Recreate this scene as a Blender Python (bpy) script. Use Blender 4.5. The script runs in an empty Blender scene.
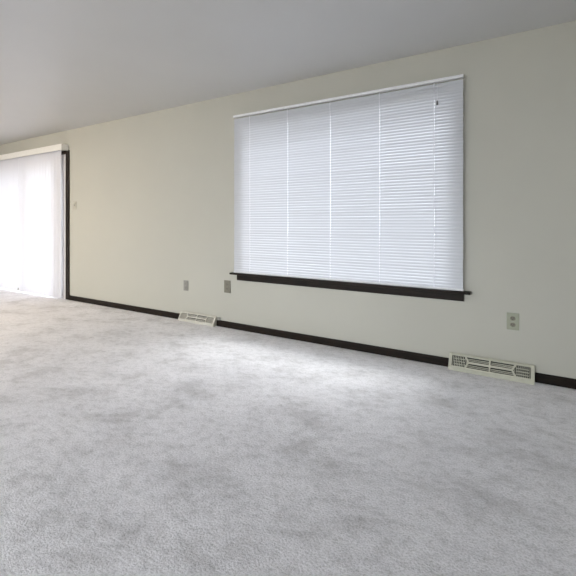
import bpy, bmesh, math, random
from mathutils import Vector, Matrix

random.seed(7)
S = bpy.context.scene
C = S.collection
R = math.radians

# ------------------------------------------------------------------ camera
D = 3.313            # distance from the camera to the long wall (wall plane y = D)
H = 2.44             # ceiling height
cam_data = bpy.data.cameras.new('camera')
cam = bpy.data.objects.new('camera', cam_data)
C.objects.link(cam)
cam.location = (0, 0, 1.094)
cam.rotation_euler = (R(90), 0, R(32.2))
cam_data.sensor_width = 36
cam_data.lens = 410 / 576 * 36
cam_data.shift_y = -64.4 / 576
cam_data.clip_start = 0.05
S.camera = cam

# ------------------------------------------------------------------ world and exposure
W = bpy.data.worlds.new('overcast_sky')
S.world = W
W.use_nodes = True
bg = W.node_tree.nodes['Background']
bg.inputs['Color'].default_value = (0.90, 0.945, 1.0, 1)
bg.inputs['Strength'].default_value = 6.0

sun = bpy.data.objects.new('sun', bpy.data.lights.new('sun', 'SUN'))
C.objects.link(sun)
sun.data.energy = 8.0
sun.data.angle = R(32)
sun.data.color = (1.0, 0.985, 0.97)
sun.rotation_euler = (R(-36), 0, R(-14))       # hazy sun shining in through the long wall
sun.location = (-2, 12, 10)

S.view_settings.view_transform = 'Standard'
S.view_settings.look = 'None'
S.view_settings.gamma = 1
S.view_settings.use_curve_mapping = False
S.view_settings.exposure = 0.46

S.cycles.max_bounces = 16
S.cycles.diffuse_bounces = 10
S.cycles.transmission_bounces = 8
S.cycles.transparent_max_bounces = 12
S.cycles.sample_clamp_indirect = 8.0
S.cycles.caustics_reflective = False
S.cycles.caustics_refractive = False


def portal(name, loc, rot, sx, sy):
    l = bpy.data.lights.new(name, 'AREA')
    l.shape = 'RECTANGLE'
    l.size, l.size_y = sx, sy
    l.cycles.is_portal = True
    o = bpy.data.objects.new(name, l)
    C.objects.link(o)
    o.location = loc
    o.rotation_euler = rot
    return o


# room extents
XL, XR, YB = -8.75, 2.3, -3.3
WT = 0.16                                     # wall thickness
# picture window opening and patio door opening in the long wall
WX0, WX1, WZ0, WZ1 = -2.625, -0.603, 0.589, 2.108
DX0, DX1, DZ1 = -8.07, -5.875, 2.10
# unseen windows added in the wall behind the camera to brighten the room
BW = [(-7.6, -4.4), (-3.2, 0.1)]
BZ0, BZ1 = 0.25, 2.20

portal('window_portal', ((WX0 + WX1) / 2, D + WT + 0.03, (WZ0 + WZ1) / 2), (R(-90), 0, 0), WX1 - WX0, WZ1 - WZ0)
portal('door_portal', ((DX0 + DX1) / 2, D + WT + 0.03, DZ1 / 2), (R(-90), 0, 0), DX1 - DX0, DZ1)
for a, b in BW:
    portal('added_window_portal', ((a + b) / 2, YB - WT - 0.03, (BZ0 + BZ1) / 2), (R(90), 0, 0), b - a, BZ1 - BZ0)


# ------------------------------------------------------------------ materials
def nodes(name):
    m = bpy.data.materials.new(name)
    m.use_nodes = True
    nt = m.node_tree
    return m, nt, nt.nodes['Principled BSDF']


def N(nt, t, **kw):
    n = nt.nodes.new(t)
    for k, v in kw.items():
        if k in n.inputs:
            n.inputs[k].default_value = v
        else:
            setattr(n, k, v)
    return n


def ramp(nt, src, stops):
    r = nt.nodes.new('ShaderNodeValToRGB')
    e = r.color_ramp.elements
    while len(e) < len(stops):
        e.new(0.5)
    for i, (p, c) in enumerate(stops):
        e[i].position = p
        e[i].color = (*c, 1)
    nt.links.new(src, r.inputs['Fac'])
    return r


def coords(nt, scale=(1, 1, 1), rot=(0, 0, 0)):
    tc = nt.nodes.new('ShaderNodeTexCoord')
    mp = nt.nodes.new('ShaderNodeMapping')
    mp.inputs['Scale'].default_value = scale
    mp.inputs['Rotation'].default_value = rot
    nt.links.new(tc.outputs['Object'], mp.inputs['Vector'])
    return mp.outputs['Vector']


def noise(nt, vec, scale, detail=4, rough=0.55):
    n = N(nt, 'ShaderNodeTexNoise')
    n.inputs['Scale'].default_value = scale
    n.inputs['Detail'].default_value = detail
    n.inputs['Roughness'].default_value = rough
    nt.links.new(vec, n.inputs['Vector'])
    return n


def bump(nt, bsdf, h, strength, dist=0.01):
    b = nt.nodes.new('ShaderNodeBump')
    b.inputs['Strength'].default_value = strength
    b.inputs['Distance'].default_value = dist
    nt.links.new(h, b.inputs['Height'])
    nt.links.new(b.outputs['Normal'], bsdf.inputs['Normal'])
    return b


def paint(name, col, rough=0.6, spec=0.3, scale=90, strength=0.12, var=0.02):
    m, nt, b = nodes(name)
    v = coords(nt)
    n1 = noise(nt, v, 1.3, 3)
    lo = tuple(c * (1 - var) for c in col)
    hi = tuple(min(1, c * (1 + var)) for c in col)
    r = ramp(nt, n1.outputs['Fac'], [(0.3, lo), (0.7, hi)])
    nt.links.new(r.outputs['Color'], b.inputs['Base Color'])
    b.inputs['Roughness'].default_value = rough
    b.inputs['Specular IOR Level'].default_value = spec
    n2 = noise(nt, v, scale, 3)
    bump(nt, b, n2.outputs['Fac'], strength, 0.002)
    return m


def plain(name, col, rough=0.5, spec=0.4, var=0.03, scale=40, metal=0):
    m, nt, b = nodes(name)
    v = coords(nt)
    n1 = noise(nt, v, scale, 3)
    lo = tuple(c * (1 - var) for c in col)
    hi = tuple(min(1, c * (1 + var)) for c in col)
    r = ramp(nt, n1.outputs['Fac'], [(0.35, lo), (0.65, hi)])
    nt.links.new(r.outputs['Color'], b.inputs['Base Color'])
    b.inputs['Roughness'].default_value = rough
    b.inputs['Specular IOR Level'].default_value = spec
    b.inputs['Metallic'].default_value = metal
    return m


def wood(name, dark, light, axis_scale, rough=0.45):
    m, nt, b = nodes(name)
    v = coords(nt, axis_scale)
    n1 = noise(nt, v, 6, 6, 0.65)
    r = ramp(nt, n1.outputs['Fac'], [(0.3, dark), (0.75, light)])
    nt.links.new(r.outputs['Color'], b.inputs['Base Color'])
    b.inputs['Roughness'].default_value = rough
    b.inputs['Specular IOR Level'].default_value = 0.15
    bump(nt, b, n1.outputs['Fac'], 0.15, 0.002)
    return m


def sheet(name, col, trans_col, fac, gloss=0.04, streak=None):
    """thin plastic or fabric that lets light through"""
    m = bpy.data.materials.new(name)
    m.use_nodes = True
    nt = m.node_tree
    nt.nodes.clear()
    out = nt.nodes.new('ShaderNodeOutputMaterial')
    d = N(nt, 'ShaderNodeBsdfDiffuse')
    t = N(nt, 'ShaderNodeBsdfTranslucent')
    d.inputs['Color'].default_value = (*col, 1)
    t.inputs['Color'].default_value = (*trans_col, 1)
    if streak:
        v = coords(nt, streak)
        n1 = noise(nt, v, 8, 4)
        r = ramp(nt, n1.outputs['Fac'], [(0.3, tuple(c * 0.9 for c in trans_col)), (0.7, trans_col)])
        nt.links.new(r.outputs['Color'], t.inputs['Color'])
    mx = nt.nodes.new('ShaderNodeMixShader')
    mx.inputs['Fac'].default_value = fac
    nt.links.new(d.outputs[0], mx.inputs[1])
    nt.links.new(t.outputs[0], mx.inputs[2])
    g = N(nt, 'ShaderNodeBsdfGlossy')
    g.inputs['Roughness'].default_value = 0.35
    mx2 = nt.nodes.new('ShaderNodeMixShader')
    mx2.inputs['Fac'].default_value = gloss
    nt.links.new(mx.outputs[0], mx2.inputs[1])
    nt.links.new(g.outputs[0], mx2.inputs[2])
    nt.links.new(mx2.outputs[0], out.inputs['Surface'])
    return m


def glass(name):
    m = bpy.data.materials.new(name)
    m.use_nodes = True
    nt = m.node_tree
    nt.nodes.clear()
    out = nt.nodes.new('ShaderNodeOutputMaterial')
    t = N(nt, 'ShaderNodeBsdfTransparent')
    t.inputs['Color'].default_value = (0.96, 0.975, 0.97, 1)
    g = N(nt, 'ShaderNodeBsdfGlossy')
    g.inputs['Roughness'].default_value = 0.02
    lw = N(nt, 'ShaderNodeLayerWeight')
    lw.inputs['Blend'].default_value = 0.12
    mr = N(nt, 'ShaderNodeMapRange')
    mr.inputs['To Min'].default_value = 0.03
    mr.inputs['To Max'].default_value = 0.7
    nt.links.new(lw.outputs['Facing'], mr.inputs['Value'])
    mx = nt.nodes.new('ShaderNodeMixShader')
    nt.links.new(mr.outputs['Result'], mx.inputs['Fac'])
    nt.links.new(t.outputs[0], mx.inputs[1])
    nt.links.new(g.outputs[0], mx.inputs[2])
    nt.links.new(mx.outputs[0], out.inputs['Surface'])
    return m


def carpet_material():
    m, nt, b = nodes('carpet')
    v = coords(nt)
    vr = coords(nt, (1.0, 1.35, 1), (0, 0, R(-35)))
    big = noise(nt, v, 0.9, 3, 0.5)               # trodden and brushed areas, nap shade put into the colour
    mid = noise(nt, vr, 2.6, 7, 0.70)             # pile lying over, its shade painted as darker patches
    tuft = noise(nt, v, 120, 2, 0.6)               # tufts
    fine = noise(nt, vr, 17, 6, 0.75)
    r1 = ramp(nt, big.outputs['Fac'], [(0.30, (0.87, 0.86, 0.905)), (0.70, (0.94, 0.93, 0.975))])
    r2 = ramp(nt, mid.outputs['Fac'], [(0.36, (0.74, 0.735, 0.73)), (0.48, (0.93, 0.93, 0.93)), (0.58, (1.0, 1.0, 1.0))])
    r3 = ramp(nt, tuft.outputs['Fac'], [(0.30, (0.74, 0.74, 0.74)), (0.56, (1.0, 1.0, 1.0))])
    r4 = ramp(nt, fine.outputs['Fac'], [(0.36, (0.81, 0.81, 0.81)), (0.52, (1.0, 1.0, 1.0))])
    src = r1.outputs['Color']
    for r in (r2, r3, r4):
        mx = nt.nodes.new('ShaderNodeMix')
        mx.data_type = 'RGBA'
        mx.blend_type = 'MULTIPLY'
        mx.inputs['Factor'].default_value = 1
        ins = [k for k in mx.inputs if k.type == 'RGBA']
        nt.links.new(src, ins[0])
        nt.links.new(r.outputs['Color'], ins[1])
        src = [k for k in mx.outputs if k.type == 'RGBA'][0]
    nt.links.new(src, b.inputs['Base Color'])
    b.inputs['Roughness'].default_value = 0.95
    b.inputs['Specular IOR Level'].default_value = 0.05
    b.inputs['Sheen Weight'].default_value = 0.25
    b.inputs['Sheen Roughness'].default_value = 0.5
    add = nt.nodes.new('ShaderNodeMath')
    add.operation = 'ADD'
    nt.links.new(tuft.outputs['Fac'], add.inputs[0])
    nt.links.new(fine.outputs['Fac'], add.inputs[1])
    bump(nt, b, add.outputs[0], 0.55, 0.008)
    return m


def glow(name, col, strength):
    m, nt, b = nodes(name)
    b.inputs['Base Color'].default_value = (0.8, 0.78, 0.74, 1)
    b.inputs['Emission Color'].default_value = (*col, 1)
    b.inputs['Emission Strength'].default_value = strength
    return m


M = {
    'added_lamp_glow': glow('added_lamp_glass', (1.0, 0.80, 0.55), 130.0),  # glow of the added, unseen ceiling lamp
    'wall': paint('cream_wall_paint', (0.52, 0.507, 0.45), 0.7, 0.25),
    'ceiling': paint('white_ceiling_paint', (0.60, 0.60, 0.605), 0.40, 0.4, 60, 0.2),
    'carpet': carpet_material(),
    'darkwood': wood('dark_stained_wood', (0.007, 0.006, 0.005), (0.026, 0.016, 0.011), (1, 9, 9)),
    'darkwood_v': wood('dark_stained_wood_upright', (0.007, 0.006, 0.005), (0.026, 0.016, 0.011), (9, 9, 1)),
    'slat': sheet('translucent_white_slat', (0.62, 0.63, 0.67), (0.80, 0.815, 0.88), 0.024),
    'vane': sheet('translucent_white_vane', (0.72, 0.72, 0.77), (0.84, 0.84, 0.95), 0.09, 0.01, (30, 30, 0.6)),
    'white_metal': plain('white_enamelled_metal', (0.80, 0.80, 0.82), 0.35),
    'white_plastic': plain('white_plastic', (0.80, 0.79, 0.78), 0.4),
    'cord': sheet('white_woven_cord', (0.85, 0.85, 0.90), (0.85, 0.85, 0.90), 0.35, 0),
    'tape': sheet('translucent_ladder_tape', (0.85, 0.85, 0.90), (0.90, 0.90, 0.95), 0.22, 0),
    'grey_plastic': plain('grey_plastic', (0.20, 0.20, 0.21), 0.5),
    'valance': plain('off_white_valance', (0.80, 0.78, 0.74), 0.5),
    'alu': plain('grey_aluminium', (0.45, 0.44, 0.44), 0.4, 0.5, 0.03, 40, 0.3),
    'white_frame': plain('white_frame_paint', (0.80, 0.77, 0.75), 0.45),
    'glass': glass('window_glass'),
    'beige': plain('beige_enamel', (0.54, 0.53, 0.44), 0.45, 0.4),
    'beige_pale': plain('pale_beige_enamel', (0.60, 0.58, 0.52), 0.45, 0.4),
    'vent_dark': plain('dark_duct', (0.05, 0.05, 0.045), 0.8),
    'plate_beige': plain('beige_cover_plastic', (0.35, 0.36, 0.275), 0.4),
    'plate_tan': plain('tan_cover_plastic', (0.20, 0.185, 0.145), 0.4),
    'plate_grey': plain('grey_cover_plastic', (0.30, 0.29, 0.265), 0.4),
    'plate_cream': plain('cream_cover_plastic', (0.48, 0.46, 0.39), 0.4),
    'slot': plain('black_socket_slot', (0.03, 0.03, 0.03), 0.6),
    'screw': plain('steel_screw', (0.40, 0.39, 0.35), 0.35, 0.5, 0.02, 40, 0.6),
    'concrete': paint('patio_concrete', (0.42, 0.41, 0.39), 0.85, 0.2, 40, 0.4, 0.10),
}


# ------------------------------------------------------------------ mesh helpers
def box(bm, x0, x1, y0, y1, z0, z1, bev=0.0, seg=2):
    vs = [bm.verts.new((x, y, z)) for x in (x0, x1) for y in (y0, y1) for z in (z0, z1)]
    idx = [(0, 1, 3, 2), (4, 6, 7, 5), (0, 4, 5, 1), (2, 3, 7, 6), (0, 2, 6, 4), (1, 5, 7, 3)]
    fs = [bm.faces.new([vs[i] for i in f]) for f in idx]
    if bev:
        es = list({e for f in fs for e in f.edges})
        bmesh.ops.bevel(bm, geom=es, offset=bev, segments=seg, affect='EDGES', profile=0.5)


def tube(bm, p0, p1, r0, r1=None, n=10, caps=True):
    r1 = r0 if r1 is None else r1
    p0, p1 = Vector(p0), Vector(p1)
    d = (p1 - p0).normalized()
    a = d.orthogonal().normalized()
    b = d.cross(a)
    rings = []
    for p, r in ((p0, r0), (p1, r1)):
        rings.append([bm.verts.new(p + (a * math.cos(2 * math.pi * i / n) + b * math.sin(2 * math.pi * i / n)) * r) for i in range(n)])
    for i in range(n):
        bm.faces.new([rings[0][i], rings[0][(i + 1) % n], rings[1][(i + 1) % n], rings[1][i]])
    if caps:
        bm.faces.new(rings[0][::-1])
        bm.faces.new(rings[1])


def prism(bm, prof, x0, x1):
    """profile (y, z) extruded along x"""
    a = [bm.verts.new((x0, y, z)) for y, z in prof]
    b = [bm.verts.new((x1, y, z)) for y, z in prof]
    n = len(prof)
    for i in range(n):
        bm.faces.new([a[i], a[(i + 1) % n], b[(i + 1) % n], b[i]])
    bm.faces.new(a[::-1])
    bm.faces.new(b)


def obj(name, bm, mat, parent=None, smooth=False):
    bmesh.ops.recalc_face_normals(bm, faces=bm.faces)
    me = bpy.data.meshes.new(name)
    bm.to_mesh(me)
    bm.free()
    me.materials.append(M[mat])
    if smooth:
        for p in me.polygons:
            p.use_smooth = True
    o = bpy.data.objects.new(name, me)
    C.objects.link(o)
    o.parent = parent
    return o


def boxes(name, mat, parent, *bs, bev=0.0):
    bm = bmesh.new()
    for b in bs:
        box(bm, *b, bev=bev)
    return obj(name, bm, mat, parent)


def tag(o, label, cat, kind=None, group=None):
    o['label'] = label
    o['category'] = cat
    if kind:
        o['kind'] = kind
    if group:
        o['group'] = group
    return o


def empty(name, loc=(0, 0, 0)):
    o = bpy.data.objects.new(name, None)
    o.empty_display_size = 0.1
    C.objects.link(o)
    o.location = loc
    return o


# ------------------------------------------------------------------ room shell
tag(boxes('floor', 'carpet', None, (XL - WT, XR + WT, YB - WT, D + WT, -0.12, 0)),
    'light grey wall-to-wall carpet with mottled pile', 'carpet', 'structure')
tag(boxes('ceiling', 'ceiling', None, (XL - WT, XR + WT, YB - WT, D + WT, H, H + 0.12)),
    'flat white painted ceiling over the empty room', 'ceiling', 'structure')
tag(boxes('wall_front', 'wall', None,
          (DX1, WX0, D, D + WT, 0, H),
          (WX0, WX1, D, D + WT, 0, WZ0 - 0.02),
          (WX0, WX1, D, D + WT, WZ1, H),
          (WX1, XR, D, D + WT, 0, H),
          (DX0, DX1, D, D + WT, DZ1, H),
          (XL, DX0, D, D + WT, 0, H)),
    'long cream painted wall with the picture window and the patio door', 'wall', 'structure')
tag(boxes('wall_left', 'wall', None, (XL - WT, XL, YB - WT, D + WT, 0, H)),
    'cream painted end wall past the patio door', 'wall', 'structure')
tag(boxes('wall_right', 'wall', None, (XR, XR + WT, YB - WT, D + WT, 0, H)),
    'cream painted end wall on the right of the picture window', 'wall', 'structure')
bs = [(XL, XR, YB - WT, YB, 0, BZ0), (XL, XR, YB - WT, YB, BZ1, H)]
xs = [XL] + [v for p in BW for v in p] + [XR]
for i in range(0, len(xs), 2):
    bs.append((xs[i], xs[i + 1], YB - WT, YB, BZ0, BZ1))
tag(boxes('wall_back', 'wall', None, *bs), 'cream painted wall facing the picture window', 'wall', 'structure')
tag(boxes('patio', 'concrete', None, (-30, 25, D + WT, 40, -0.30, -0.16), (-30, 25, -40, YB - WT, -0.30, -0.16)),
    'plain concrete paving outside the windows', 'paving', 'structure')

# baseboards, interrupted by the two floor vents
for nm, a, b, lab in (('baseboard_left', DX1 + 0.085, -3.514, 'dark stained baseboard from patio door to the far vent'),
                      ('baseboard_front', -2.980, -0.623, 'dark stained baseboard under the picture window between the two vents'),
                      ('baseboard_right', -0.065, XR, 'dark stained baseboard on the right of the near vent')):
    bm = bmesh.new()
    prism(bm, [(D, 0), (D - 0.013, 0), (D - 0.013, 0.052), (D - 0.010, 0.060), (D - 0.005, 0.064), (D, 0.065)], a, b)
    tag(obj(nm, bm, 'darkwood'), lab, 'baseboard', 'structure')

# ------------------------------------------------------------------ picture window behind the blind
w = tag(empty('window_1', ((WX0 + WX1) / 2, D, WZ0)), 'wide picture window with dark sill behind closed white blind', 'window', 'structure')


def child_boxes(name, mat, parent, *bs, bev=0.0):
    o = boxes(name, mat, parent, *bs, bev=bev)
    o.matrix_parent_inverse = Matrix.Translation(-parent.location)
    return o


def child(name, bm, mat, parent, smooth=False):
    o = obj(name, bm, mat, parent, smooth)
    o.matrix_parent_inverse = Matrix.Translation(-parent.location)
    return o


fy0, fy1 = D + 0.02, D + 0.10
ft = 0.022
child_boxes('window_frame', 'white_frame', w,
            (WX0, WX0 + ft, fy0, fy1, WZ0, WZ1), (WX1 - ft, WX1, fy0, fy1, WZ0, WZ1),
            (WX0 + ft, WX1 - ft, fy0, fy1, WZ0, WZ0 + ft), (WX0 + ft, WX1 - ft, fy0, fy1, WZ1 - ft, WZ1))
child_boxes('pane', 'glass', w, (WX0 + ft - 0.004, WX1 - ft + 0.004, D + 0.086, D + 0.090, WZ0 + ft - 0.004, WZ1 - ft + 0.004))
# casing boards behind the blind, dark stool and apron below
child_boxes('casing', 'white_frame', w, (WX0 - 0.07, WX0, D - 0.016, D, WZ0, WZ1 + 0.05), bev=0.003)
child_boxes('casing', 'white_frame', w, (WX1, WX1 + 0.07, D - 0.016, D, WZ0, WZ1 + 0.05), bev=0.003)
child_boxes('casing', 'darkwood', w, (WX0, WX1, D - 0.016, D, WZ1, WZ1 + 0.05), bev=0.003)  # head board coloured dark to deepen the shade across the blind's top
child_boxes('window_sill', 'darkwood', w, (-2.765, -0.470, D - 0.060, D + 0.02, 0.570, 0.589), bev=0.004)
bm = bmesh.new()
prism(bm, [(D, 0.570), (D - 0.016, 0.570), (D - 0.016, 0.518), (D - 0.010, 0.510), (D, 0.510)], -2.70, -0.522)
child('apron', bm, 'darkwood', w)

# ------------------------------------------------------------------ venetian blind
BX0, BX1 = -2.722, -0.519
BYc = D - 0.034
BZT, BZB = 2.204, 0.594
vb = tag(empty('venetian_blind', ((BX0 + BX1) / 2, BYc, BZB)),
         'wide white horizontal mini blind, lowered and closed over the picture window', 'blind')
bm = bmesh.new()
box(bm, BX0, BX1, BYc - 0.016, BYc + 0.016, BZT - 0.023, BZT, 0.003)
child('headrail', bm, 'white_metal', vb)
bm = bmesh.new()
box(bm, BX0, BX1, BYc - 0.010, BYc + 0.010, BZB - 0.003, BZB + 0.013, 0.003)
child('bottom_rail', bm, 'white_metal', vb)

PITCH = 0.0240
TILT = 75
LADDERS = (-2.510, -2.065, -1.618, -1.166, -0.730)


def slat_mesh():
    bm = bmesh.new()
    L = (BX1 - BX0) / 2 - 0.004
    xc = (BX0 + BX1) / 2
    n = 5
    xs_ = [-L]
    for x in LADDERS:
        xs_ += [x - xc - 0.0012, x - xc + 0.0012]
    xs_.append(L)
    rows = []
    for i in range(n):
        s = (i / (n - 1) - 0.5) * 0.0294
        crown = 0.0026 * (1 - (2 * i / (n - 1) - 1) ** 2)
        # lower edge towards the room, crown towards the room
        y = s * math.cos(R(TILT)) - crown * math.sin(R(TILT))
        z = s * math.sin(R(TILT)) + crown * math.cos(R(TILT))
        rows.append([bm.verts.new((x, y, z)) for x in xs_])
    for i in range(n - 1):
        for j in range(len(xs_) - 1):
            if j % 2 == 1 and i == 2:
                continue                      # hole the lift cord runs through
            bm.faces.new([rows[i][j], rows[i][j + 1], rows[i + 1][j + 1], rows[i + 1][j]])
    me = bpy.data.meshes.new('slat')
    bm.to_mesh(me)
    bm.free()
    me.materials.append(M['slat'])
    for p in me.polygons:
        p.use_smooth = True
    return me


sm = slat_mesh()
z = BZB + 0.026
while z < BZT - 0.034:
    o = bpy.data.objects.new('slat', sm)
    C.objects.link(o)
    o.parent = vb
    o.location = (random.uniform(-0.0015, 0.0015), random.uniform(-0.0006, 0.0006), z - BZB)
    o.rotation_euler = (R(random.uniform(-2.2, 2.2)), 0, 0)
    z += PITCH
for x in LADDERS:
    bm = bmesh.new()
    box(bm, x - 0.003, x + 0.003, BYc - 0.0128, BYc - 0.0126, BZB + 0.012, BZT - 0.027)
    box(bm, x - 0.0006, x + 0.0006, BYc + 0.0095, BYc + 0.0105, BZB + 0.012, BZT - 0.027)
    child('ladder_tape', bm, 'tape', vb)
# cord lock toggle hanging near the right end
kx = -0.705
bm = bmesh.new()
tube(bm, (kx, BYc - 0.019, BZT - 0.020), (kx, BYc - 0.019, 2.030), 0.0011, n=6)
k = child('pull_cord', bm, 'cord', vb)
bm = bmesh.new()
tube(bm, (kx, BYc - 0.019, 2.034), (kx, BYc - 0.019, 2.020), 0.004, 0.008)
tube(bm, (kx, BYc - 0.019, 2.020), (kx, BYc - 0.019, 2.002), 0.008, 0.0075)
o = obj('tassel', bm, 'grey_plastic', k, True)
o['label'] = 'small grey cord tassel'

# ------------------------------------------------------------------ patio door
d = tag(empty('door_1', ((DX0 + DX1) / 2, D, 0)), 'wide glass patio door with dark casing behind the vertical blind', 'door', 'structure')
y0, y1 = D - 0.002, D + 0.13
child_boxes('door_frame', 'white_frame', d,
            (DX0, DX0 + 0.055, y0, y1, 0, DZ1), (DX1 - 0.10, DX1, y0, y1, 0, DZ1),
            (DX0 + 0.055, DX1 - 0.10, y0, y1, DZ1 - 0.05, DZ1), (DX0 + 0.055, DX1 - 0.10, y0, y1, 0, 0.03))
mid = (DX0 + DX1) / 2


def door_panel(name, x0, x1, yy, handle):
    st = 0.075
    sr = st if handle else 0.15
    p = child_boxes(name, 'alu', d, (x0, x0 + st, yy, yy + 0.035, 0.03, DZ1 - 0.05), (x1 - sr, x1, yy, yy + 0.035, 0.03, DZ1 - 0.05),
                    (x0 + st, x1 - sr, yy, yy + 0.035, 0.03, 0.115), (x0 + st, x1 - sr, yy, yy + 0.035, DZ1 - 0.115, DZ1 - 0.05))
    for nm, mat, b in (('pane', 'glass', (x0 + st - 0.004, x1 - sr + 0.004, yy + 0.015, yy + 0.020, 0.111, DZ1 - 0.111)),) + \
            ((('door_handle', 'alu', (x0 + 0.02, x0 + 0.045, yy - 0.022, yy, 0.95, 1.15)),) if handle else ()):
        c = boxes(nm, mat, p, b)
    return p


door_panel('fixed_panel', mid - 0.035, DX1 - 0.10, D + 0.030, False)
door_panel('sliding_panel', DX0 + 0.055, mid + 0.040, D + 0.072, True)
child_boxes('casing', 'darkwood_v', d, (DX1, DX1 + 0.085, D - 0.016, D, 0, DZ1 + 0.05), bev=0.003)
child_boxes('casing', 'darkwood_v', d, (DX0 - 0.085, DX0, D - 0.016, D, 0, DZ1 + 0.05), bev=0.003)
child_boxes('casing', 'darkwood', d, (DX0, DX1, D - 0.016, D, DZ1, DZ1 + 0.05), bev=0.003)

# vertical blind in front of the door
VX0, VX1 = -8.20, -5.925
VY = D - 0.058
vv = tag(empty('vertical_blind', ((VX0 + VX1) / 2, VY, 0.02)),
         'closed white vertical blind with pale valance hanging over the bright patio door', 'blind')
bm = bmesh.new()
x0, x1, yf, za, zb = -8.26, -5.80, D - 0.115, 2.138, 2.226
box(bm, x0, x1, yf, yf + 0.008, za, zb, 0.002)
box(bm, x0, x0 + 0.008, yf + 0.008, D - 0.0175, za, zb)
box(bm, x1 - 0.008, x1, yf + 0.008, D - 0.0175, za, zb)
box(bm, x0 + 0.008, x1 - 0.008, yf + 0.008, D - 0.0175, zb - 0.008, zb)
child('valance', bm, 'valance', vv)
child_boxes('headrail', 'white_metal', vv, (VX0, VX1 + 0.02, VY - 0.02, VY + 0.02, 2.172, 2.212), bev=0.002)


def vane_mesh(ztop, zbot):
    bm = bmesh.new()
    n = 7
    wv = 0.089
    pts = []
    for i in range(n):
        s = (i / (n - 1) - 0.5) * wv
        pts.append((s, 0.006 * (1 - (2 * i / (n - 1) - 1) ** 2)))
    a = [bm.verts.new((x, y, zbot)) for x, y in pts]
    b = [bm.verts.new((x, y, ztop)) for x, y in pts]
    for i in range(n - 1):
        bm.faces.new([a[i], a[i + 1], b[i + 1], b[i]])
    me = bpy.data.meshes.new('vane')
    bm.to_mesh(me)
    bm.free()
    me.materials.append(M['vane'])
    for p in me.polygons:
        p.use_smooth = True
    return me


vm = vane_mesh(2.150, 0.0)
nv = 28
for i in range(nv):
    x = VX0 + 0.042 + (VX1 - VX0 - 0.084) * i / (nv - 1)
    o = bpy.data.objects.new('vane', vm)
    C.objects.link(o)
    o.parent = vv
    o.location = (x - vv.location.x, random.uniform(-0.002, 0.002), 0.0)
    o.rotation_euler = (0, 0, R(11 + random.uniform(-3, 3)))
cx = -7.05
bm = bmesh.new()
tube(bm, (cx, D - 0.106, 2.20), (cx, D - 0.106, 0.085), 0.002, n=6)
ch = child('control_chain', bm, 'cord', vv)
bm = bmesh.new()
tube(bm, (cx, D - 0.106, 0.085), (cx, D - 0.106, 0.076), 0.006, 0.012)
tube(bm, (cx, D - 0.106, 0.076), (cx, D - 0.106, 0.045), 0.012, 0.012)
o = obj('chain_weight', bm, 'alu', ch, True)

# ------------------------------------------------------------------ unseen windows added behind the camera as extra daylight
for i, (a, b) in enumerate(BW):
    ww = tag(empty('window_%d' % (i + 2), ((a + b) / 2, YB, BZ0)),
             'added unseen clear window in the opposite wall, facing the ' + ('patio door' if i == 0 else 'picture window'), 'window', 'structure')
    m_ = (a + b) / 2
    ya, yb = YB - 0.12, YB - 0.05
    child_boxes('window_frame', 'white_frame', ww, (a, a + ft, ya, yb, BZ0, BZ1), (b - ft, b, ya, yb, BZ0, BZ1),
                (a + ft, b - ft, ya, yb, BZ0, BZ0 + ft), (a + ft, b - ft, ya, yb, BZ1 - ft, BZ1),
                (m_ - 0.025, m_ + 0.025, ya, yb, BZ0 + ft, BZ1 - ft))
    child_boxes('pane', 'glass', ww, (a + ft - 0.004, m_ - 0.021, ya + 0.03, ya + 0.034, BZ0 + ft - 0.004, BZ1 - ft + 0.004))
    child_boxes('pane', 'glass', ww, (m_ + 0.021, b - ft + 0.004, ya + 0.03, ya + 0.034, BZ0 + ft - 0.004, BZ1 - ft + 0.004))
    child_boxes('window_sill', 'darkwood', ww, (a - 0.08, b + 0.08, YB, YB + 0.05, BZ0 - 0.02, BZ0), bev=0.003)


# ------------------------------------------------------------------ unseen ceiling lamp, added to light the patio door end warmly
cl = tag(empty('added_ceiling_lamp', (-6.0, 0.8, H)), 'added unseen round flush ceiling lamp with warm glass dome at the patio door end', 'lamp')
bm = bmesh.new()
tube(bm, (0, 0, -0.0005), (0, 0, -0.030), 0.170, 0.180, n=32)
obj('lamp_base', bm, 'white_metal', cl)
bm = bmesh.new()
rings = []
for i in range(6):
    a = i / 5 * math.pi / 2 * 0.97
    rings.append([bm.verts.new((0.165 * math.cos(a) * math.cos(t * math.pi / 16), 0.165 * math.cos(a) * math.sin(t * math.pi / 16),
                                -0.031 - 0.085 * math.sin(a))) for t in range(32)])
for i in range(5):
    for t in range(32):
        bm.faces.new([rings[i][t], rings[i][(t + 1) % 32], rings[i + 1][(t + 1) % 32], rings[i + 1][t]])
bm.faces.new(rings[-1])
obj('glass_dome', bm, 'added_lamp_glow', cl, True)


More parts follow.
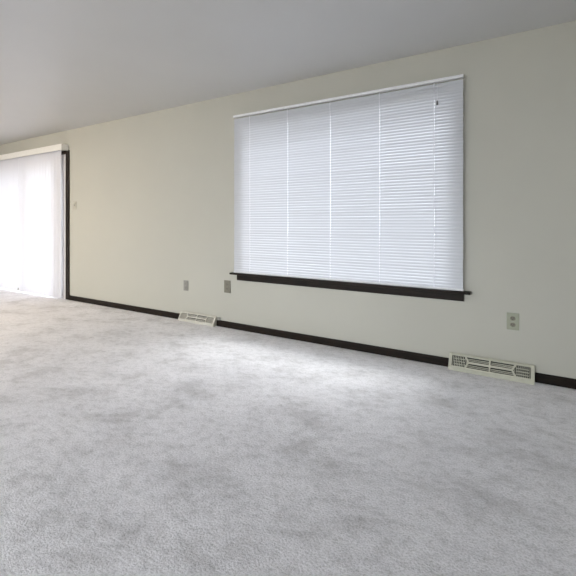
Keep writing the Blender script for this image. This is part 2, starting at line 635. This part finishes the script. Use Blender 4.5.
# ------------------------------------------------------------------ baseboard vents
def vent(xc, label, mat, Wd=0.554, Ht=0.112, dB=0.074, dT=0.024, lip=0.026):
    root = tag(empty('floor_vent', (xc, D, 0)), label, 'vent', group='baseboard heating vents')

    def face(u, v, off=0.0):
        """point on the sloped front: u along the wall, v up the slope, off outwards"""
        z = lip + (Ht - lip) * v
        y = -(dB + (dT - dB) * v)
        nrm = Vector((0, -(Ht - lip), -(dB - dT) * -1)).normalized()
        nrm = Vector((0, -(Ht - lip), (dB - dT))).normalized()
        return Vector(((u - 0.5) * Wd, y, z)) + nrm * off

    # housing: end caps, top, lip, back
    bm = bmesh.new()
    prof = [(-0.001, 0), (-dB, 0), (-dB, lip), (-dT, Ht), (-0.001, Ht)]
    for s in (-1, 1):
        xa = s * Wd / 2
        prism(bm, prof, min(xa, xa - s * 0.012), max(xa, xa - s * 0.012))
    xi = Wd / 2 - 0.012
    box(bm, -xi, xi, -dB, -dB + 0.006, 0.0, lip)
    box(bm, -xi, xi, -dT, -0.001, Ht - 0.005, Ht)
    obj('housing', bm, mat, root)
    bm = bmesh.new()
    box(bm, -xi, xi, -0.010, -0.004, 0.004, Ht - 0.006)
    obj('duct_opening', bm, 'vent_dark', root)

    # pierced face plate
    holes = {
        'end_grille': [[(.040, .12), (.195, .12), (.232, .50), (.195, .88), (.040, .88)],
                       [(.960, .12), (.960, .88), (.805, .88), (.768, .50), (.805, .12)]],
        'slot_grille': [[(.250, .58), (.490, .58), (.490, .88), (.222, .88)],
                        [(.222, .12), (.490, .12), (.490, .42), (.250, .42)],
                        [(.510, .58), (.750, .58), (.778, .88), (.510, .88)],
                        [(.510, .12), (.778, .12), (.750, .42), (.510, .42)]],
    }
    bm = bmesh.new()
    loops = [[(0, 0), (1, 0), (1, 1), (0, 1)]] + holes['end_grille'] + holes['slot_grille']
    es = []
    for lp in loops:
        vs = [bm.verts.new(face(u, v, 0.002)) for u, v in lp]
        es += [bm.edges.new((vs[i], vs[(i + 1) % len(vs)])) for i in range(len(vs))]
    bmesh.ops.triangle_fill(bm, edges=es, use_beauty=True)
    # drop any triangle that filled a hole
    def inside(pt, lp):
        x, y = pt
        c = False
        for i in range(len(lp)):
            (xa, ya), (xb, yb) = lp[i], lp[i - 1]
            if (ya > y) != (yb > y) and x < (xb - xa) * (y - ya) / (yb - ya) + xa:
                c = not c
        return c
    kill = []
    for f in bm.faces:
        c = f.calc_center_median()
        u = c.x / Wd + 0.5
        v = (c.z - face(0, 0, 0.002).z) / (face(0, 1, 0.002).z - face(0, 0, 0.002).z)
        if any(inside((u, v), lp) for lp in loops[1:]):
            kill.append(f)
    bmesh.ops.delete(bm, geom=kill, context='FACES_ONLY')
    r = bmesh.ops.extrude_face_region(bm, geom=list(bm.faces))
    off = face(0, 0, -0.004) - face(0, 0, 0)
    for v_ in [g for g in r['geom'] if isinstance(g, bmesh.types.BMVert)]:
        v_.co += off
    obj('face_plate', bm, mat, root)

    # fins inside each opening
    for kind, lst in holes.items():
        for lp in lst:
            us = [p[0] for p in lp]
            vs_ = [p[1] for p in lp]
            bm = bmesh.new()

            def fin(a, b, c, d_):
                vv_ = []
                for o_ in (-0.006, -0.016):
                    vv_.append([bm.verts.new(face(*p, o_)) for p in (a, b, c, d_)])
                for i in range(4):
                    bm.faces.new([vv_[0][i], vv_[0][(i + 1) % 4], vv_[1][(i + 1) % 4], vv_[1][i]])
                bm.faces.new(vv_[0])
                bm.faces.new(vv_[1][::-1])
            if kind == 'end_grille':
                n = 9
                for i in range(n):
                    u = min(us) + (max(us) - min(us)) * (i + 0.5) / n
                    hh = 0.37
                    for lo, hi, pt in ((.195, .232, 1), (.768, .805, -1)):
                        if lo < u < hi:
                            t = (u - lo) / (hi - lo)
                            hh = 0.37 * ((1 - t) if pt == 1 else t)
                    fin((u - .0032, .5 - hh), (u + .0032, .5 - hh), (u + .0032, .5 + hh), (u - .0032, .5 + hh))
                for v in (.30, .5, .70):
                    a_ = .06 if min(us) < .5 else .80
                    fin((a_, v - .02), (a_ + .14, v - .02), (a_ + .14, v + .02), (a_, v + .02))
            else:
                for t in (.33, .67):
                    v = min(vs_) + (max(vs_) - min(vs_)) * t
                    fin((min(us) + .004, v - .022), (max(us) - .004, v - .022), (max(us) - .004, v + .022), (min(us) + .004, v + .022))
            obj(kind, bm, mat, root)
    return root


vent(-0.344, 'beige metal baseboard vent at the right, below the single outlet', 'beige')
vent(-3.247, 'pale metal baseboard vent further off, left of the picture window', 'beige_pale', 0.530, 0.096, 0.060, 0.020, 0.022)


# ------------------------------------------------------------------ outlets, switch and small block
def rounded(bm, cx, cz, wx, wz, y0_, y1_, bev):
    box(bm, cx - wx / 2, cx + wx / 2, y0_, y1_, cz - wz / 2, cz + wz / 2, bev, 2)


def outlet(xc, zc, mat, face_mat, label, pw=0.078, ph=0.120):
    root = tag(empty('wall_outlet', (xc, D, zc)), label, 'outlet', group='wall outlets')
    bm = bmesh.new()
    rounded(bm, 0, 0, pw, ph, -0.007, -0.0005, 0.0025)
    obj('cover_plate', bm, mat, root)
    for s in (-1, 1):
        bm = bmesh.new()
        n = 16
        ring = []
        for i in range(n):
            a = 2 * math.pi * i / n
            x = max(-0.0165, min(0.0165, 0.0185 * math.cos(a)))
            ring.append((x, 0.0175 * s * 0 + 0.0145 * math.sin(a)))
        lo = [bm.verts.new((x, -0.006, s * 0.0225 + z_)) for x, z_ in ring]
        hi = [bm.verts.new((x, -0.0095, s * 0.0225 + z_)) for x, z_ in ring]
        for i in range(n):
            bm.faces.new([lo[i], lo[(i + 1) % n], hi[(i + 1) % n], hi[i]])
        bm.faces.new(hi)
        rc = obj('receptacle', bm, face_mat, root)
        for dx, hz in ((-0.0065, 0.010), (0.0065, 0.008)):
            boxes('slot', 'slot', rc, (dx - 0.0013, dx + 0.0013, -0.0098, -0.0090, s * 0.0225 + 0.003 - hz / 2, s * 0.0225 + 0.003 + hz / 2))
        bm = bmesh.new()
        tube(bm, (0, -0.0090, s * 0.0225 - 0.008), (0, -0.0098, s * 0.0225 - 0.008), 0.0026, n=8)
        obj('slot', bm, 'slot', rc)
    bm = bmesh.new()
    tube(bm, (0, -0.0065, 0), (0, -0.0080, 0), 0.0032, 0.0026, n=10)
    obj('screw', bm, 'screw', root)
    return root


outlet(-0.200, 0.400, 'plate_beige', 'plate_tan', 'greenish beige outlet on the wall above the near vent')
outlet(-2.838, 0.432, 'plate_tan', 'plate_tan', 'darker tan outlet just below the left end of the window sill', 0.086, 0.130)
outlet(-3.448, 0.394, 'plate_grey', 'plate_grey', 'pale grey outlet on the wall above the far vent', 0.072, 0.117)

sw = tag(empty('light_switch', (-5.66, D, 1.352)), 'small cream light switch on the wall beside the patio door casing', 'switch')
bm = bmesh.new()
rounded(bm, 0, 0, 0.072, 0.117, -0.006, -0.0005, 0.0025)
obj('cover_plate', bm, 'plate_cream', sw)
bm = bmesh.new()
prism(bm, [(-0.005, -0.010), (-0.008, -0.008), (-0.017, 0.006), (-0.012, 0.012), (-0.005, 0.010)], -0.005, 0.005)
obj('toggle', bm, 'plate_grey', sw)
for s in (-1, 1):
    bm = bmesh.new()
    tube(bm, (0, -0.0055, s * 0.030), (0, -0.0072, s * 0.030), 0.0032, 0.0026, n=10)
    obj('screw', bm, 'screw', sw)

bl = tag(empty('cable_clip', (-2.952, D, 0.066)), 'tiny grey clip on top of the baseboard beside the far vent', 'clip')
bm = bmesh.new()
box(bm, -0.020, 0.020, -0.022, -0.0005, 0.0, 0.030, 0.004)
obj('clip_body', bm, 'plate_grey', bl)
bm = bmesh.new()
tube(bm, (0, -0.020, 0.016), (0, -0.026, 0.016), 0.005, 0.004)
obj('clip_screw', bm, 'screw', bl)
